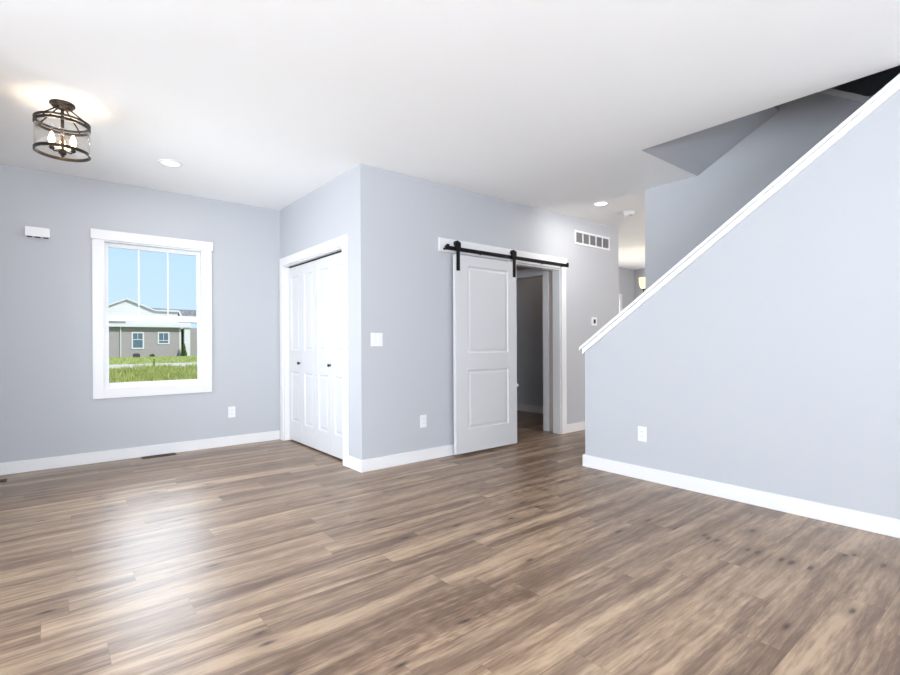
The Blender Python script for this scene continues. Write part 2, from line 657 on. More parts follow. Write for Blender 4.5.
struct(link('wall_inner', slab(0, 4.975, 4.975 + WT, YB + WT, YA, 0, CZ, [(4.18, 4.98, 0, 2.035)]), 'dim_wall'))
struct(link('wall_closet_back', slab(0, 2.85, 2.95, YB + WT, YA, 0, CZ), 'dim_wall'))

# sloped knee wall along the stairs
SL = 0.7150
ytop = lambda y: 1.253 - 0.030 + SL * (2.549 - y)      # wall top below the cap
y_at = lambda z: 2.549 - (z - 1.223) / SL
bm = bmesh.new()
prism_x(bm, [(YR, 0), (2.722, 0), (2.722, ytop(2.722)), (y_at(CZ), CZ), (YR, CZ)], XS, XS + WT)
struct(link('wall_stair', bm, 'wall'))
# far wall of the stairwell, its upper end cut on a slope
bm = bmesh.new()
prism_x(bm, [(YR, 0), (2.695, 0), (2.695, CZ), (2.155, CZ), (1.471, 3.115), (1.452, 3.34),
             (1.195, 3.165), (0.80, 2.895), (YR, 2.895)], X2, X2 + WT)
struct(link('wall_stairwell', bm, 'wall'))
bm = bmesh.new()
prism_x(bm, [(1.452, 3.342), (1.195, 3.166), (0.80, 2.896), (0.80, 2.946), (1.195, 3.216), (1.452, 3.392)], X2 - 0.02, X2 + WT + 0.02)
struct(link('trim_5', bm, 'trim'))
# sloping soffit over the foot of the stairs
bm = bmesh.new()
prism_x(bm, [(2.155, CZ), (1.471, 3.115), (1.471, 3.2), (2.155, 2.83)], XS, X2)
struct(link('ceiling_soffit', bm, 'wall'))
# the unlit upper floor around the stairwell
UX0, UX1, UY0, UY1, UZ = 3.0, 9.8, -3.1, 5.0, 5.5
struct(link('wall_upper', slab(1, UY1, UY1 + 0.1, UX0, UX1, CZ + 0.31, UZ), 'wall'))
struct(link('wall_upper', slab(1, UY0 - 0.1, UY0, UX0, UX1, CZ + 0.31, UZ), 'wall'))
struct(link('wall_upper', slab(0, UX0 - 0.1, UX0, UY0, UY1, CZ + 0.31, UZ), 'wall'))
struct(link('wall_upper', slab(0, UX1, UX1 + 0.1, UY0, UY1, CZ + 0.31, UZ), 'wall'))
struct(link('ceiling_upper', slab(2, UZ, UZ + 0.1, UX0 - 0.1, UX1 + 0.1, UY0 - 0.1, UY1 + 0.1), 'wall'))

# staircase behind the knee wall
bm = bmesh.new()
pts = [(2.62, 0)]
ny = 15
rise, run = 3.05 / ny, 0.282
yy, zz = 2.62, 0.0
for k in range(ny):
    zz += rise
    pts.append((yy, zz))
    yy -= run
    pts.append((yy, zz))
pts += [(yy, zz - 0.3), (2.3, 0)]
prism_x(bm, pts, XS + WT, X2)
struct(link('staircase_floor', bm, 'carpet'))

# sloping cap and apron on the knee wall
bm = bmesh.new()
c0, c1 = 2.768, 0.44
zc = lambda y: 1.253 + SL * (2.549 - y)
prism_x(bm, [(c0, zc(c0)), (c1, zc(c1)), (c1, zc(c1) - 0.030), (c0, zc(c0) - 0.030)], XS - 0.028, XS + WT + 0.028)
prism_x(bm, [(2.745, zc(2.745) - 0.031), (c1, zc(c1) - 0.031), (c1, zc(c1) - 0.080), (2.745, zc(2.745) - 0.080)], XS - 0.014, XS - 0.0005)
struct(link('trim_1', bm, 'trim', bevel=0.003))

# baseboards
BH, BT = 0.108, 0.014


def base(name, *boxes):
    struct(link(name, B(*boxes), 'trim', bevel=0.003))


base('baseboard_back', (XJ, XC - 0.02, YA - BT, YA, 0, BH))
base('baseboard_entry', (XJ, XJ + BT, YJ + 0.15, YA - BT, 0, BH))
base('baseboard_closet', (XC - BT, XC, YB - BT, CY0 - 0.09, 0, BH))
base('baseboard_door', (XC, BX0 - 0.09, YB - BT, YB, 0, BH))
base('baseboard_door_end', (BX1 + 0.09, BEND + BT, YB - BT, YB, 0, BH))
base('baseboard_stair', (XS - BT, XS, YR, 2.722 + 0.022, 0, BH), (XS, XS + WT, 2.722, 2.722 + 0.022, 0, BH))
base('baseboard_hall', (BEND - WT - BT, BEND - WT, YB + WT, YA, 0, BH))
base('baseboard_stairwell', (X2, X2 + WT, 2.695, 2.695 + BT, 0, BH))
base('baseboard_left', (XL, XL + BT, YR, YJ, 0, BH))
base('baseboard_right', (XR - BT, XR, YR, YA, 0, BH))

# ------------------------------------------------------------------ window in the far wall
w1 = struct_empty('window_1', (0.84, YA, WZ0))
cy0 = YA - 0.02
link('casing', B((0.31, WX0, cy0, YA - 0.0005, 0.618, WZ1), (WX1, 1.372, cy0, YA - 0.0005, 0.618, WZ1),
                 (WX0, WX1, cy0, YA - 0.0005, 0.618, WZ0)), 'trim', w1, bevel=0.002)
link('head_casing', B((0.298, 1.386, YA - 0.028, YA - 0.0005, WZ1, 2.258)), 'trim', w1, bevel=0.002)
# vinyl frame lining the opening
FW = 0.034
link('frame', B((WX0, WX0 + 0.012, YA, YA + 0.12, WZ0, WZ1), (WX1 - 0.012, WX1, YA, YA + 0.12, WZ0, WZ1),
                (WX0 + 0.012, WX1 - 0.012, YA, YA + 0.12, WZ0, WZ0 + 0.012), (WX0 + 0.012, WX1 - 0.012, YA, YA + 0.12, WZ1 - 0.012, WZ1)),
     'vinyl', w1)
SX0, SX1 = WX0 + 0.012, WX1 - 0.012
ZM = 1.405


def sash(name, y0, y1, z0, z1, bot, top, side=FW):
    return link(name, B((SX0, SX0 + side, y0, y1, z0, z1), (SX1 - side, SX1, y0, y1, z0, z1),
                        (SX0 + side, SX1 - side, y0, y1, z0, z0 + bot), (SX0 + side, SX1 - side, y0, y1, z1 - top, z1)),
                'vinyl', w1, bevel=0.002)


lo = sash('lower_sash', YA + 0.035, YA + 0.065, WZ0 + 0.012, ZM + 0.03, 0.038, 0.058)
up = sash('upper_sash', YA + 0.072, YA + 0.10, ZM - 0.02, WZ1 - 0.012, 0.06, 0.04)
link('pane', B((SX0 + FW, SX1 - FW, YA + 0.047, YA + 0.051, WZ0 + 0.05, ZM - 0.028)), 'glass', lo)
link('pane', B((SX0 + FW, SX1 - FW, YA + 0.084, YA + 0.088, ZM + 0.04, WZ1 - 0.052)), 'glass', up)
for mxx in (0.702, 0.964):
    link('muntin', B((mxx - 0.007, mxx + 0.007, YA + 0.078, YA + 0.083, ZM + 0.04, WZ1 - 0.052)), 'vinyl', up)
link('sash_lock', B((0.82, 0.87, YA + 0.04, YA + 0.062, ZM + 0.03, ZM + 0.042)), 'vinyl', lo, bevel=0.003)


# plain windows and patio door where the daylight comes in (outside the frame)
def side_window(name, axis, t, sgn, u0, u1, z0, z1, mull):
    w = struct_empty(name, (0, 0, 0))
    bars = [(u0, u0 + 0.06, z0, z1), (u1 - 0.06, u1, z0, z1), (u0 + 0.06, u1 - 0.06, z0, z0 + 0.06), (u0 + 0.06, u1 - 0.06, z1 - 0.06, z1)]
    for q in mull:
        bars.append((q - 0.035, q + 0.035, z0 + 0.06, z1 - 0.06))
    t0, t1 = sorted((t + sgn * 0.06, t + sgn * 0.12))
    f = B(*[((t0, t1, a, b, c, d) if axis == 0 else (a, b, t0, t1, c, d)) for a, b, c, d in bars])
    link('frame', f, 'vinyl', w)
    g0, g1 = sorted((t + sgn * 0.088, t + sgn * 0.092))
    g = B((g0, g1, u0 + 0.06, u1 - 0.06, z0 + 0.06, z1 - 0.06) if axis == 0 else (u0 + 0.06, u1 - 0.06, g0, g1, z0 + 0.06, z1 - 0.06))
    link('pane', g, 'glass', w)
    k0, k1 = sorted((t, t - sgn * 0.02))
    cs = [(u0 - 0.09, u0, z0 - 0.09, z1 + 0.09), (u1, u1 + 0.09, z0 - 0.09, z1 + 0.09), (u0, u1, z1, z1 + 0.09)]
    if z0 > 0.1:
        cs.append((u0, u1, z0 - 0.09, z0))
    else:
        cs = [(a, b, 0, d) if c < 0 else (a, b, c, d) for a, b, c, d in cs]
    link('casing', B(*[((k0, k1, a, b, c, d) if axis == 0 else (a, b, k0, k1, c, d)) for a, b, c, d in cs]), 'trim', w, bevel=0.002)


side_window('window_2', 0, XL, -1, -2.3, -0.1, 0.55, 2.3, (-1.2,))
side_window('window_3', 0, XL, -1, 0.35, 2.25, 0.55, 2.3, (1.3,))
side_window('window_4', 1, YR, -1, -2.2, 1.0, 0.15, 2.3, (-1.13, -0.07))
side_window('window_5', 1, YR, -1, 6.1, 7.9, 0.95, 2.1, (7.0,))
side_window('added_entry_window', 0, XJ, -1, 3.6, 5.1, 0.1, 2.1, (4.35,))  # unseen window added to go with the closet wall fill
side_window('window_6', 1, YA, 1, 7.4, 9.42, 0.0, 2.08, (8.41,))

# ------------------------------------------------------------------ closet
struct(link('trim_2', B((XC - 0.018, XC - 0.0005, CY0 - 0.092, CY0, 0, 2.152), (XC - 0.018, XC - 0.0005, CY1, CY1 + 0.092, 0, 2.152),
                        (XC - 0.018, XC - 0.0005, CY0, CY1, CDZ, 2.152),
                        (XC, XC + WT, CY0 - 0.0, CY0 + 0.012, 0, CDZ), (XC, XC + WT, CY1 - 0.012, CY1, 0, CDZ),
                        (XC, XC + WT, CY0 + 0.012, CY1 - 0.012, CDZ - 0.012, CDZ)), 'trim', bevel=0.002))
DX = 2.190
leafw = (CY1 - CY0 - 0.024 - 0.012) / 4
DH = 2.012


def bifold(name, ystart, knob_y):
    d = struct_empty(name, (DX, ystart, 0))
    for k in range(2):
        y1 = ystart - k * (leafw + 0.0015)
        mp = lambda u, v, n, y1=y1: (DX - n, y1 - u, 0.018 + v)
        a, b = 0.075, leafw - 0.075
        link('leaf', panel_leaf(leafw - 0.0015, DH, 0.034, [(a, b, 0.215, 0.80), (a, b, 1.045, DH - 0.11)], mp), 'door', d)
    bm = bmesh.new()
    lathe(bm, [(0.009, 0.0), (0.007, -0.012), (0.016, -0.020), (0.017, -0.027), (0.010, -0.033)], (DX, knob_y, 0.922), 20, 'X')
    link('knob', bm, 'nickel', d, smooth=True)


ys0 = CY1 - 0.012 - 0.003
bifold('door_1', ys0, 5.388)
bifold('door_2', ys0 - 2 * leafw - 0.006, 4.605)
struct(link('closet_gap_shade', B((XC + 0.055, XC + 0.09, CY0 + 0.02, CY1 - 0.02, CDZ - 0.024, CDZ - 0.0125)), 'gap'))  # dark strip paints the shade in the gap above the closet doors

# ------------------------------------------------------------------ sliding barn door
struct(link('trim_3', B((3.0, 5.04, YB - 0.022, YB - 0.0005, 2.062, 2.196)), 'trim', bevel=0.002))
struct(link('trim_4', B((BX1, BX1 + 0.09, YB - 0.02, YB - 0.0005, 0, 2.061), (BX0 - 0.09, BX0, YB - 0.02, YB - 0.0005, 0, 2.061),
                        (BX1 - 0.014, BX1, YB, YB + WT, 0, BDZ), (BX0, BX0 + 0.014, YB, YB + WT, 0, BDZ),
                        (BX0 + 0.014, BX1 - 0.014, YB, YB + WT, BDZ - 0.014, BDZ)), 'trim', bevel=0.002))
# casing of the inner doorway
struct(link('trim_7', B((4.957, 4.9745, 4.09, 4.18, 0, 2.125), (4.957, 4.9745, 4.98, 5.07, 0, 2.125), (4.957, 4.9745, 4.18, 4.98, 2.035, 2.125),
                        (4.9745, 5.09, 4.1805, 4.192, 0, 2.035), (4.9745, 5.09, 4.968, 4.98, 0, 2.035), (4.9745, 5.09, 4.192, 4.968, 2.023, 2.035)),
            'trim', bevel=0.002))

DY = 3.765
d0, d1 = 3.140, 4.022
bd = thing('barn_door', 'tall white two-panel sliding barn door hung from the black rail', 'sliding door', (3.565, DY + 0.02, 0.025))
mp = lambda u, v, n: (d0 + u, DY - n, 0.025 + v)
link('door_panel', panel_leaf(d1 - d0, 2.03 - 0.025, 0.040, [(0.160, 0.750, 0.235, 0.84), (0.160, 0.750, 1.012, 1.905)], mp), 'door', bd)
for hx in (3.172, 3.985):
    bm = bmesh.new()
    box(bm, hx - 0.021, hx + 0.021, DY - 0.009, DY - 0.0005, 1.868, 2.06)
    box(bm, hx - 0.021, hx + 0.021, DY - 0.009, DY - 0.0015, 2.06, 2.125)
    prism_y(bm, [(hx - 0.034, 2.10), (hx + 0.034, 2.10), (hx + 0.034, 2.150), (hx + 0.012, 2.163), (hx - 0.020, 2.163), (hx - 0.034, 2.150)], DY - 0.010, DY - 0.001)
    hg = link('hanger_strap', bm, 'black', bd, bevel=0.0015)
    bm = bmesh.new()
    lathe(bm, [(0.010, 0.0), (0.032, 0.002), (0.029, 0.010), (0.029, 0.018), (0.032, 0.026), (0.010, 0.028)], (hx, DY + 0.003, 2.141), 24, 'Y')
    link('roller_wheel', bm, 'black', hg, smooth=False)
    for bz in (1.91, 1.99):
        bm = bmesh.new()
        lathe(bm, [(0.009, 0.0), (0.009, -0.004), (0.005, -0.007)], (hx, DY - 0.009, bz), 12, 'Y')
        link('bolt', bm, 'black', hg)
bm = bmesh.new()
lathe(bm, [(0.010, 0), (0.010, 0.012), (0.020, 0.02), (0.018, 0.03)], (d1, DY + 0.02, 0.665), 16, 'X')
link('edge_pull', bm, 'plastic', bd, smooth=True)

tr = thing('barn_door_track', 'long flat black steel rail on white header board above sliding door', 'door rail', (4.0, 3.79, 2.09))
link('rail', B((3.02, 4.965, DY + 0.010, DY + 0.018, 2.068, 2.108)), 'black', tr, bevel=0.001)
for bx in (3.06, 3.55, 4.05, 4.55, 4.91):
    bm = bmesh.new()
    lathe(bm, [(0.011, 0.0), (0.011, 0.063)], (bx, DY + 0.0185, 2.088), 14, 'Y')
    link('spacer', bm, 'black', tr)
for bx in (3.045, 4.940):
    link('end_stop', B((bx - 0.017, bx + 0.017, DY - 0.006, DY + 0.0095, 2.066, 2.122)), 'black', tr, bevel=0.003)


# ------------------------------------------------------------------ wall fittings
def plate_y(name, label, cat, x, z, w, h, yface, kind):
    t_ = thing(name, label, cat, (x, yface, z))
    link('cover_plate', B((x - w / 2, x + w / 2, yface - 0.007, yface - 0.0004, z - h / 2, z + h / 2)), 'plastic', t_, bevel=0.003)
    if kind == 'outlet':
        for dz in (-0.021, 0.021):
            r = link('receptacle', B((x - 0.017, x + 0.017, yface - 0.0095, yface - 0.0072, z + dz - 0.015, z + dz + 0.015)), 'plastic', t_, bevel=0.002)
            link('slots', B((x - 0.008, x - 0.006, yface - 0.0102, yface - 0.0096, z + dz - 0.004, z + dz + 0.006),
                            (x + 0.006, x + 0.008, yface - 0.0102, yface - 0.0096, z + dz - 0.004, z + dz + 0.006)), 'slot', r)
    else:
        for dx in (-0.023, 0.023):
            link('rocker', B((x + dx - 0.016, x + dx + 0.016, yface - 0.012, yface - 0.0072, z - 0.034, z + 0.034)), 'plastic', t_, bevel=0.003)
    return t_


plate_y('wall_outlet', 'white power outlet on the grey wall right of the window', 'outlet', 1.577, 0.377, 0.078, 0.124, YA, 'outlet')
plate_y('wall_outlet', 'white power outlet low on the wall left of the sliding barn door', 'outlet', 2.808, 0.383, 0.076, 0.122, YB, 'outlet')
plate_y('light_switch', 'white double rocker light switch at the wall corner near the closet', 'light switch', 2.291, 1.177, 0.122, 0.122, YB, 'switch')
yo, zo = 2.157, 0.378
so = thing('wall_outlet', 'white power outlet on the pale stair wall above its baseboard', 'outlet', (XS, yo, zo))
link('cover_plate', B((XS - 0.007, XS - 0.0004, yo - 0.039, yo + 0.039, zo - 0.062, zo + 0.062)), 'plastic', so, bevel=0.003)
for dz in (-0.021, 0.021):
    r = link('receptacle', B((XS - 0.0095, XS - 0.0072, yo - 0.017, yo + 0.017, zo + dz - 0.015, zo + dz + 0.015)), 'plastic', so, bevel=0.002)
    link('slots', B((XS - 0.0102, XS - 0.0096, yo - 0.008, yo - 0.006, zo + dz - 0.004, zo + dz + 0.006),
                    (XS - 0.0102, XS - 0.0096, yo + 0.006, yo + 0.008, zo + dz - 0.004, zo + dz + 0.006)), 'slot', r)

ch = thing('door_chime', 'small white rectangular chime box high on the wall left of the window', 'door chime', (-0.09, YA, 2.166))
link('cover', B((-0.178, -0.002, YA - 0.045, YA - 0.0005, 2.124, 2.210)), 'plastic', ch, bevel=0.004)
link('base_vent', B((-0.165, -0.13, YA - 0.04, YA - 0.006, 2.119, 2.1238), (-0.11, -0.07, YA - 0.04, YA - 0.006, 2.119, 2.1238),
                    (-0.05, -0.015, YA - 0.04, YA - 0.006, 2.119, 2.1238)), 'gap', ch)

th = thing('thermostat', 'small white square thermostat with dark display on the wall by stairs', 'thermostat', (5.615, YB, 1.417))
link('body', B((5.557, 5.673, YB - 0.024, YB - 0.0005, 1.362, 1.474)), 'plastic', th, bevel=0.006)
link('display', B((5.594, 5.638, YB - 0.0255, YB - 0.0242, 1.392, 1.446)), 'display', th)

# return air grille
ga, gb, gc, gd = 5.212, 5.995, 2.406, 2.586
gr = thing('return_air_grille', 'wide white return air grille with grey louvers high on door wall', 'air vent', ((ga + gb) / 2, YB, gc))
fw_ = 0.026
bars = [(ga, gb, YB - 0.014, YB - 0.0005, gd - fw_, gd), (ga, gb, YB - 0.014, YB - 0.0005, gc, gc + fw_),
        (ga, ga + fw_, YB - 0.014, YB - 0.0005, gc + fw_, gd - fw_), (gb - fw_, gb, YB - 0.014, YB - 0.0005, gc + fw_, gd - fw_)]
link('frame', B(*bars), 'plastic', gr, bevel=0.002)
seg = (gb - ga - 2 * fw_) / 5
for k in range(1, 5):
    bx = ga + fw_ + k * seg
    link('divider', B((bx - 0.009, bx + 0.009, YB - 0.013, YB - 0.0005, gc + fw_, gd - fw_)), 'plastic', gr)
for k in range(5):
    u0 = ga + fw_ + k * seg + (0.0095 if k else 0.0005)
    u1 = ga + fw_ + (k + 1) * seg - (0.0095 if k < 4 else 0.0005)
    bm = bmesh.new()
    nz = 11
    hz = (gd - gc - 2 * fw_) / nz
    for q in range(nz):
        z0 = gc + fw_ + q * hz
        vs = [bm.verts.new((u, yv, zv)) for u in (u0, u1) for yv, zv in ((YB - 0.0015, z0 + hz * 0.95), (YB - 0.010, z0 + 0.001), (YB - 0.0085, z0), (YB - 0.0008, z0 + hz * 0.85))]
        bm.faces.new(vs[:4])
        bm.faces.new(vs[4:][::-1])
        for s in range(4):
            bm.faces.new([vs[s], vs[4 + s], vs[4 + (s + 1) % 4], vs[(s + 1) % 4]])
    link('louver_panel', bm, 'grille', gr)


# floor registers
def register(name, label, x0, x1, y0, y1):
    r = thing(name, label, 'floor vent', ((x0 + x1) / 2, (y0 + y1) / 2, 0))
    e = 0.014
    link('frame', B((x0, x1, y0, y0 + e, 0.0005, 0.006), (x0, x1, y1 - e, y1, 0.0005, 0.006),
                    (x0, x0 + e, y0 + e, y1 - e, 0.0005, 0.006), (x1 - e, x1, y0 + e, y1 - e, 0.0005, 0.006)), 'register', r, bevel=0.001)
    bx = []
    n = 14
    for k in range(n):
        a = x0 + e + (x1 - x0 - 2 * e) * (k + 0.3) / n
        bx.append((a, a + 0.007, y0 + e, y1 - e, 0.002, 0.005))
    link('fins', B(*bx), 'register', r)
    link('damper', B((x0 + e, x1 - e, y0 + e, y1 - e, 0.0005, 0.0015)), 'gap', r)


register('floor_register', 'dark floor vent against the baseboard below the window', 0.70, 1.005, 5.725, 5.822)
register('floor_register', 'dark floor vent at the left edge of the far wall', -0.60, -0.292, 5.535, 5.63)

# ------------------------------------------------------------------ ceiling fixtures
lx, ly = 0.065, 4.137
fl = thing('ceiling_light', 'bronze drum ceiling light with clear glass and three lit bulbs', 'ceiling light', (lx, ly, CZ))
bm = bmesh.new()
lathe(bm, [(0.068, CZ - 0.0008), (0.070, CZ - 0.010), (0.060, CZ - 0.014), (0.058, CZ - 0.024), (0.030, CZ - 0.030), (0.018, CZ - 0.038)], (lx, ly, 0), 36)
link('canopy', bm, 'bronze', fl, smooth=False)
R0 = 0.147
zt, zb = CZ - 0.137, CZ - 0.322
bm = bmesh.new()
lathe(bm, [(0.0095, CZ - 0.036), (0.0095, zb - 0.020), (0.012, zb - 0.022), (0.004, zb - 0.032)], (lx, ly, 0), 14)
link('centre_rod', bm, 'bronze', fl)


def ring(bm, r, z0, z1, th_):
    lathe(bm, [(r + th_, z0), (r + th_, z1), (r - th_, z1), (r - th_, z0)], (lx, ly, 0), 56, closed=True)


for z0, z1, nm in ((zt + 0.008, zt + 0.020, 'upper_ring'), (zt - 0.016, zt, 'upper_ring'), (zb - 0.009, zb + 0.009, 'lower_ring')):
    bm = bmesh.new()
    ring(bm, R0, z0, z1, 0.005)
    link(nm, bm, 'bronze', fl)
bm = bmesh.new()
lathe(bm, [(R0 + 0.0012, zb + 0.0095), (R0 + 0.0012, zt - 0.0165), (R0 - 0.0012, zt - 0.0165), (R0 - 0.0012, zb + 0.0095)], (lx, ly, 0), 64, closed=True)
link('glass_drum', bm, 'shade_glass', fl, smooth=True)
va = YAW
for k in range(4):
    a = -va + k * math.pi / 2
    ca, sa = math.cos(a), math.sin(a)
    bm = bmesh.new()
    tube(bm, [(lx + 0.03 * ca, ly + 0.03 * sa, CZ - 0.026), (lx + R0 * ca, ly + R0 * sa, zt + 0.016)], 0.0045, 8)
    tube(bm, [(lx + (R0 + 0.003) * ca, ly + (R0 + 0.003) * sa, zt + 0.016), (lx + (R0 + 0.003) * ca, ly + (R0 + 0.003) * sa, zt - 0.01)], 0.005, 8)
    link('support_arm', bm, 'bronze', fl)
bm = bmesh.new()
lathe(bm, [(0.008, zb + 0.025), (0.022, zb + 0.015), (0.022, zb - 0.008), (0.010, zb - 0.018)], (lx, ly, 0), 20)
link('hub', bm, 'bronze', fl)
for k in range(3):
    a = -va + math.radians(8) + k * 2 * math.pi / 3
    ca, sa = math.cos(a), math.sin(a)
    ex, ey = lx + 0.064 * ca, ly + 0.064 * sa
    bm = bmesh.new()
    tube(bm, [(lx + 0.018 * ca, ly + 0.018 * sa, zb + 0.004), (lx + 0.05 * ca, ly + 0.05 * sa, zb - 0.004), (ex, ey, zb + 0.006)], 0.0055, 8)
    lathe(bm, [(0.008, zb + 0.000), (0.017, zb + 0.010), (0.013, zb + 0.018), (0.013, zb + 0.036)], (ex, ey, 0), 14)
    ar = link('lamp_arm', bm, 'bronze', fl)
    bm = bmesh.new()
    lathe(bm, [(0.010, zb + 0.037), (0.017, zb + 0.055), (0.0185, zb + 0.070), (0.013, zb + 0.092), (0.004, zb + 0.115)], (ex, ey, 0), 16)
    link('bulb', bm, 'bulb', ar, smooth=True)
    pd = bpy.data.lights.new('bulb_light', 'POINT')
    pd.energy = 0.7
    pd.color = (1.0, 0.80, 0.58)
    pd.shadow_soft_size = 0.022
    po = bpy.data.objects.new('bulb_light', pd)
    COL.objects.link(po)
    po.location = (ex, ey, zb + 0.135)


def downlight(label, x, y, r, mat, watts):
    d = thing('recessed_light', label, 'recessed light', (x, y, CZ))
    bm = bmesh.new()
    lathe(bm, [(r, CZ - 0.0006), (r - 0.002, CZ - 0.006), (r * 0.80, CZ - 0.008), (r * 0.78, CZ - 0.0006)], (x, y, 0), 40, closed=True)
    link('trim_ring', bm, 'plastic', d, smooth=False)
    bm = bmesh.new()
    lathe(bm, [(r * 0.775, CZ - 0.0007), (r * 0.775, CZ - 0.004), (r * 0.3, CZ - 0.0055)], (x, y, 0), 40)
    link('lens', bm, mat, d)
    if watts:
        l = bpy.data.lights.new('downlight_glow', 'AREA')
        l.shape = 'DISK'
        l.size = r * 1.5
        l.energy = watts
        l.color = (1, 0.95, 0.88)
        o = bpy.data.objects.new('downlight_glow', l)
        COL.objects.link(o)
        o.location = (x, y, CZ - 0.012)


downlight('white recessed ceiling light near the drum lamp, softly lit', 0.822, 4.897, 0.092, 'can_soft', 4)
downlight('bright glowing recessed ceiling light between the air vent and stairs', 4.92, 3.277, 0.088, 'can', 7)

sm = thing('smoke_detector', 'round white smoke detector on the ceiling beside the bright recessed light', 'smoke detector', (5.513, 3.278, CZ))
bm = bmesh.new()
lathe(bm, [(0.072, CZ - 0.0006), (0.072, CZ - 0.012), (0.066, CZ - 0.014)], (5.513, 3.278, 0), 36)
link('base_plate', bm, 'plastic', sm)
bm = bmesh.new()
lathe(bm, [(0.060, CZ - 0.0142), (0.062, CZ - 0.030), (0.052, CZ - 0.040), (0.020, CZ - 0.043)], (5.513, 3.278, 0), 36)
link('cover', bm, 'plastic', sm, smooth=False)
bm = bmesh.new()
lathe(bm, [(0.010, CZ - 0.0425), (0.010, CZ - 0.046)], (5.513, 3.262, 0), 16)
link('test_button', bm, 'grille', sm)

# chandelier in the room behind
hx_, hy_ = 8.09, 4.42
chd = thing('chandelier', 'dark chandelier with lit glass shade half hidden behind the stairwell wall', 'chandelier', (hx_, hy_, CZ))
bm = bmesh.new()
lathe(bm, [(0.065, CZ - 0.0008), (0.065, CZ - 0.018), (0.02, CZ - 0.035)], (hx_, hy_, 0), 24)
link('canopy', bm, 'black', chd)
bm = bmesh.new()
lathe(bm, [(0.008, CZ - 0.034), (0.008, 2.08), (0.025, 2.05), (0.025, 1.98), (0.008, 1.94)], (hx_, hy_, 0), 14)
link('stem', bm, 'black', chd)
for k in range(3):
    a = math.radians(141) + k * 2 * math.pi / 3
    ca, sa = math.cos(a), math.sin(a)
    q = lambda r, z: (hx_ + r * ca, hy_ + r * sa, z)
    bm = bmesh.new()
    tube(bm, [q(0.02, 2.0), q(0.05, 1.95), q(0.09, 1.955), q(0.115, 2.0), q(0.115, 2.06)], 0.008, 8)
    c_ = q(0.115, 0)
    lathe(bm, [(0.012, 2.045), (0.03, 2.06), (0.03, 2.07)], c_, 14)
    ar = link('lamp_arm', bm, 'black', chd)
    bm = bmesh.new()
    lathe(bm, [(0.032, 2.071), (0.055, 2.11), (0.068, 2.17), (0.072, 2.26), (0.070, 2.26), (0.066, 2.17), (0.053, 2.11), (0.030, 2.073)], c_, 24, closed=True)
    link('lamp_shade', bm, 'frost', ar, smooth=True)
    bm = bmesh.new()
    lathe(bm, [(0.012, 2.072), (0.022, 2.11), (0.026, 2.14), (0.018, 2.175), (0.005, 2.20)], c_, 14)
    link('bulb', bm, 'bulb', ar, smooth=True)

# ------------------------------------------------------------------ outdoors
GZ = -0.15
struct(link('ground', B((-80, 120, YA + 0.16, 260, GZ - 0.3, GZ)), 'lawn'))
struct(link('ground_street', B((-60, 100, 29.6, 37.2, GZ, GZ + 0.02)), 'road'))
D = 58.0
px = lambda s: s * D
pz = lambda s: CAM_H + s * D
hs = thing('house', 'grey one-storey house with white trim seen through the window', 'house', (8, D, GZ))
wl = link('wall', B((px(-0.25), px(0.1840), D, D + 9, GZ, pz(0.0295)), (px(0.1990), px(0.26), D + 1.0, D + 9, GZ, pz(0.0295))), 'siding', hs)
link('gable_wall', None or (lambda bm: (prism_y(bm, [(px(-0.25), pz(0.0385)), (px(0.181), pz(0.0385)), (px(0.181), pz(0.0585)), (px(0.1440), pz(0.0590)), (px(0.1019), pz(0.0775)), (px(0.0600), pz(0.056)), (px(0.03), pz(0.050)), (px(-0.25), pz(0.050))], D + 0.6, D + 9), bm)[1])(bmesh.new()), 'gable_siding', hs)
bm = bmesh.new()
th2 = 0.0022
prism_y(bm, [(px(-0.255), pz(0.0500)), (px(0.0300), pz(0.0502)), (px(0.0600), pz(0.0575)), (px(0.1019), pz(0.0772)), (px(0.1440), pz(0.0587)), (px(0.181), pz(0.0582)),
             (px(0.181), pz(0.0615)), (px(0.1440), pz(0.0610)), (px(0.1019), pz(0.0798)), (px(0.0600), pz(0.0600)), (px(0.0300), pz(0.0528)), (px(-0.255), pz(0.0526))], D + 0.35, D + 9.2)
link('rake_trim', bm, 'ext_trim', hs)
bm = bmesh.new()
prism_y(bm, [(px(0.138), pz(0.0645)), (px(0.24), pz(0.061)), (px(0.24), pz(0.064)), (px(0.138), pz(0.0675))], D + 3, D + 9.6)
link('roof', bm, 'shingle', hs)
bm = bmesh.new()
prism_y(bm, [(px(0.181), pz(0.0605)), (px(0.189), pz(0.040)), (px(0.26), pz(0.040)), (px(0.26), pz(0.0625)), (px(0.183), pz(0.0635))], D + 0.8, D + 3)
link('roof', bm, 'shingle', hs)
bm = bmesh.new()
prism_y(bm, [(px(0.1800), pz(0.0605)), (px(0.1885), pz(0.0405)), (px(0.1915), pz(0.0405)), (px(0.183), pz(0.0605))], D + 0.4, D + 0.79)
link('rake_trim', bm, 'ext_trim', hs)
link('porch_roof', B((px(-0.255), px(0.098), D - 0.55, D, pz(0.0360), pz(0.0385))), 'shingle', hs)
link('fascia', B((px(-0.255), px(0.199), D - 0.5, D + 0.6, pz(0.0296), pz(0.0358)), (px(-0.255), px(0.199), D - 0.1, D + 0.6, pz(0.0359), pz(0.0384))), 'ext_trim', hs)


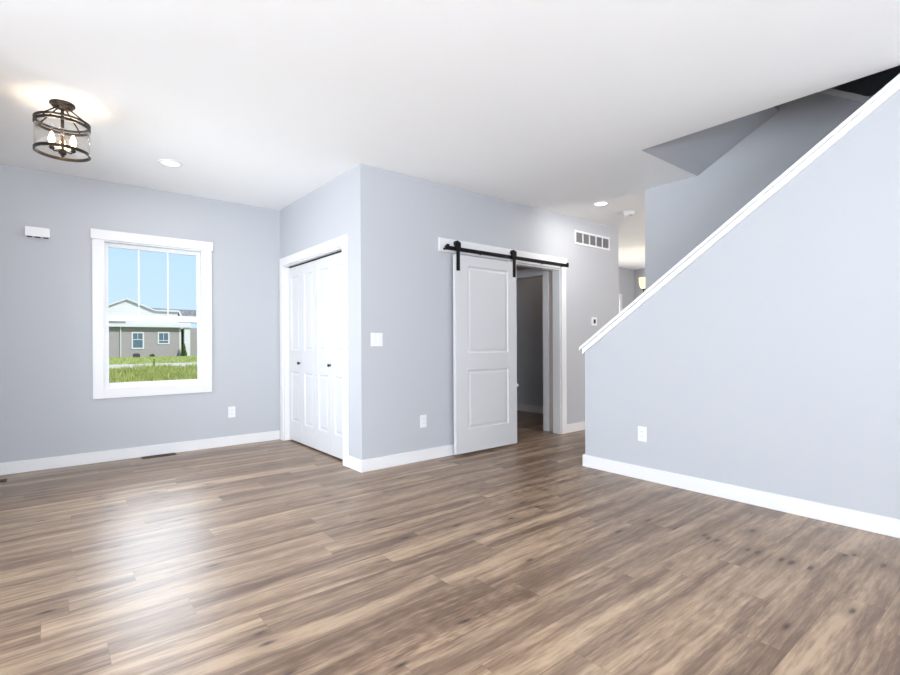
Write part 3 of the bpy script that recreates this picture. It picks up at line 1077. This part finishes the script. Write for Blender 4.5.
def hwin(x0, x1, z0, z1, cross):
    tw = 0.0022
    f = link('window_frame', B((px(x0), px(x0 + tw), D - 0.06, D - 0.001, pz(z0), pz(z1)), (px(x1 - tw), px(x1), D - 0.06, D - 0.001, pz(z0), pz(z1)),
                               (px(x0 + tw), px(x1 - tw), D - 0.06, D - 0.001, pz(z0), pz(z0 + tw)), (px(x0 + tw), px(x1 - tw), D - 0.06, D - 0.001, pz(z1 - tw), pz(z1)),
                               (px(x0 + tw), px(x1 - tw), D - 0.04, D - 0.001, pz(cross) - 0.03, pz(cross) + 0.03),
                               (px((x0 + x1) / 2) - 0.02, px((x0 + x1) / 2) + 0.02, D - 0.03, D - 0.001, pz(cross) + 0.03, pz(z1 - tw))), 'ext_trim', hs)
    link('pane', B((px(x0 + tw), px(x1 - tw), D - 0.012, D - 0.002, pz(z0 + tw), pz(z1 - tw))), 'ext_glass', f)


hwin(0.1074, 0.1259, -0.0085, 0.0209, 0.008)
hwin(0.1464, 0.1650, -0.0005, 0.0213, 0.006)
bm = bmesh.new()
tube(bm, [(px(0.0917), D - 0.35, pz(0.029)), (px(0.0917), D - 0.1, pz(0.026)), (px(0.0917), D - 0.08, pz(-0.020)), (px(0.0917), D - 0.35, pz(-0.0225))], 0.055, 8)
link('downspout', bm, 'ext_trim', hs)
link('corner_board', B((px(0.1805), px(0.1832), D - 0.03, D - 0.001, GZ, pz(0.0294))), 'ext_cream', hs)
link('porch_column', B((px(0.1880), px(0.1975), D - 0.3, D + 0.2, GZ, pz(0.0294))), 'ext_trim', hs)

ac = thing('cooling_unit', 'dark outdoor cooling unit on the grass against the grey house', 'air conditioner', (px(0.1127), D - 0.9, GZ))
link('cabinet', B((px(0.1082), px(0.1176), D - 1.2, D - 0.65, GZ, pz(-0.0165))), 'ac', ac, bevel=0.03)
bm = bmesh.new()
lathe(bm, [(0.2, pz(-0.0165) + 0.001), (0.2, pz(-0.0165) + 0.04), (0.05, pz(-0.0165) + 0.05)], (px(0.1129), D - 0.92, 0), 20)
link('fan_guard', bm, 'ac', ac)


def leafy(name, label, cat, c, rx, rz, n, cone):
    bm = bmesh.new()
    rnd = random.Random(n)
    for _ in range(n):
        h = rnd.random() ** (1.4 if cone else 0.8)
        prof = (1 - h) ** 0.8 + 0.08 if cone else math.sqrt(max(0.05, 1 - h * h))
        a = rnd.random() * 6.283
        r = rx * prof * (0.5 + 0.5 * rnd.random())
        p = Vector((c[0] + r * math.cos(a), c[1] + r * math.sin(a), c[2] + 0.04 + h * rz))
        s = rnd.uniform(0.05, 0.10)
        u = Vector((rnd.uniform(-1, 1), rnd.uniform(-1, 1), rnd.uniform(-0.3, 1))).normalized()
        v = u.orthogonal().normalized()
        bm.faces.new([bm.verts.new(p - v * s * 0.5), bm.verts.new(p + u * s), bm.verts.new(p + v * s * 0.5), bm.verts.new(p - u * s * 0.6)])
    o = thing(name, label, cat, c)
    link('foliage', bm, 'shrub', o)
    bm = bmesh.new()
    tube(bm, [(c[0], c[1], c[2]), (c[0], c[1], c[2] + rz * 0.7)], 0.04, 6)
    link('stem', bm, 'register', o)


leafy('shrub', 'upright conical green shrub beside the white porch column', 'shrub', (px(0.1866) - 0.05, D - 0.7, GZ), 0.30, 1.30, 900, True)
leafy('shrub', 'low round green shrub against the house between its two windows', 'shrub', (px(0.1365), D - 0.7, GZ), 0.24, 0.22, 260, False)

# grass and weeds outside the window
bm = bmesh.new()
rnd = random.Random(3)


def blade(x, y, h, w):
    a = rnd.random() * 3.14
    dx, dy = math.cos(a) * w / 2, math.sin(a) * w / 2
    lx_, ly_ = rnd.uniform(-0.35, 0.35) * h, rnd.uniform(-0.35, 0.35) * h
    p = [(x - dx, y - dy, GZ), (x + dx, y + dy, GZ), (x + lx_ * 0.4 + dx * 0.7, y + ly_ * 0.4 + dy * 0.7, GZ + h * 0.6),
         (x + lx_, y + ly_, GZ + h), (x + lx_ * 0.4 - dx * 0.7, y + ly_ * 0.4 - dy * 0.7, GZ + h * 0.6)]
    bm.faces.new([bm.verts.new(q_) for q_ in p])


for _ in range(30000):
    y = rnd.uniform(15.5, 28.9)
    x = y * rnd.uniform(-0.20, 0.27)
    clump = 0.5 + 0.5 * math.sin(x * 2.3 + 1.7 * math.sin(y * 1.1))
    blade(x, y, rnd.uniform(0.08, 0.22) + 0.22 * clump * rnd.random(), rnd.uniform(0.02, 0.045))
for _ in range(7000):
    y = rnd.uniform(37.4, 56.5)
    x = y * rnd.uniform(-0.15, 0.26)
    blade(x, y, rnd.uniform(0.05, 0.12), rnd.uniform(0.03, 0.06))
g = link('grass', bm, 'blade')
g['kind'] = 'stuff'
g['label'] = 'bright green grass and weeds growing outside the window'

wd = bmesh.new()
wx, wy = 29.45 * 0.1412, 29.45
tube(wd, [(wx, wy, GZ), (wx + 0.02, wy, GZ + 0.35), (wx - 0.01, wy, GZ + 0.50)], 0.010, 6)
for k in range(60):
    h = rnd.uniform(0.05, 0.5)
    a = rnd.random() * 6.28
    p = Vector((wx, wy, GZ + h))
    u = Vector((math.cos(a), math.sin(a), 0.6)) * rnd.uniform(0.05, 0.11)
    v = Vector((-math.sin(a), math.cos(a), 0)) * 0.025
    wd.faces.new([wd.verts.new(p), wd.verts.new(p + u * 0.5 + v), wd.verts.new(p + u), wd.verts.new(p + u * 0.5 - v)])
tag(link('tall_weed', wd, 'shrub'), 'single tall dark weed standing above the grass by the road', 'weed')
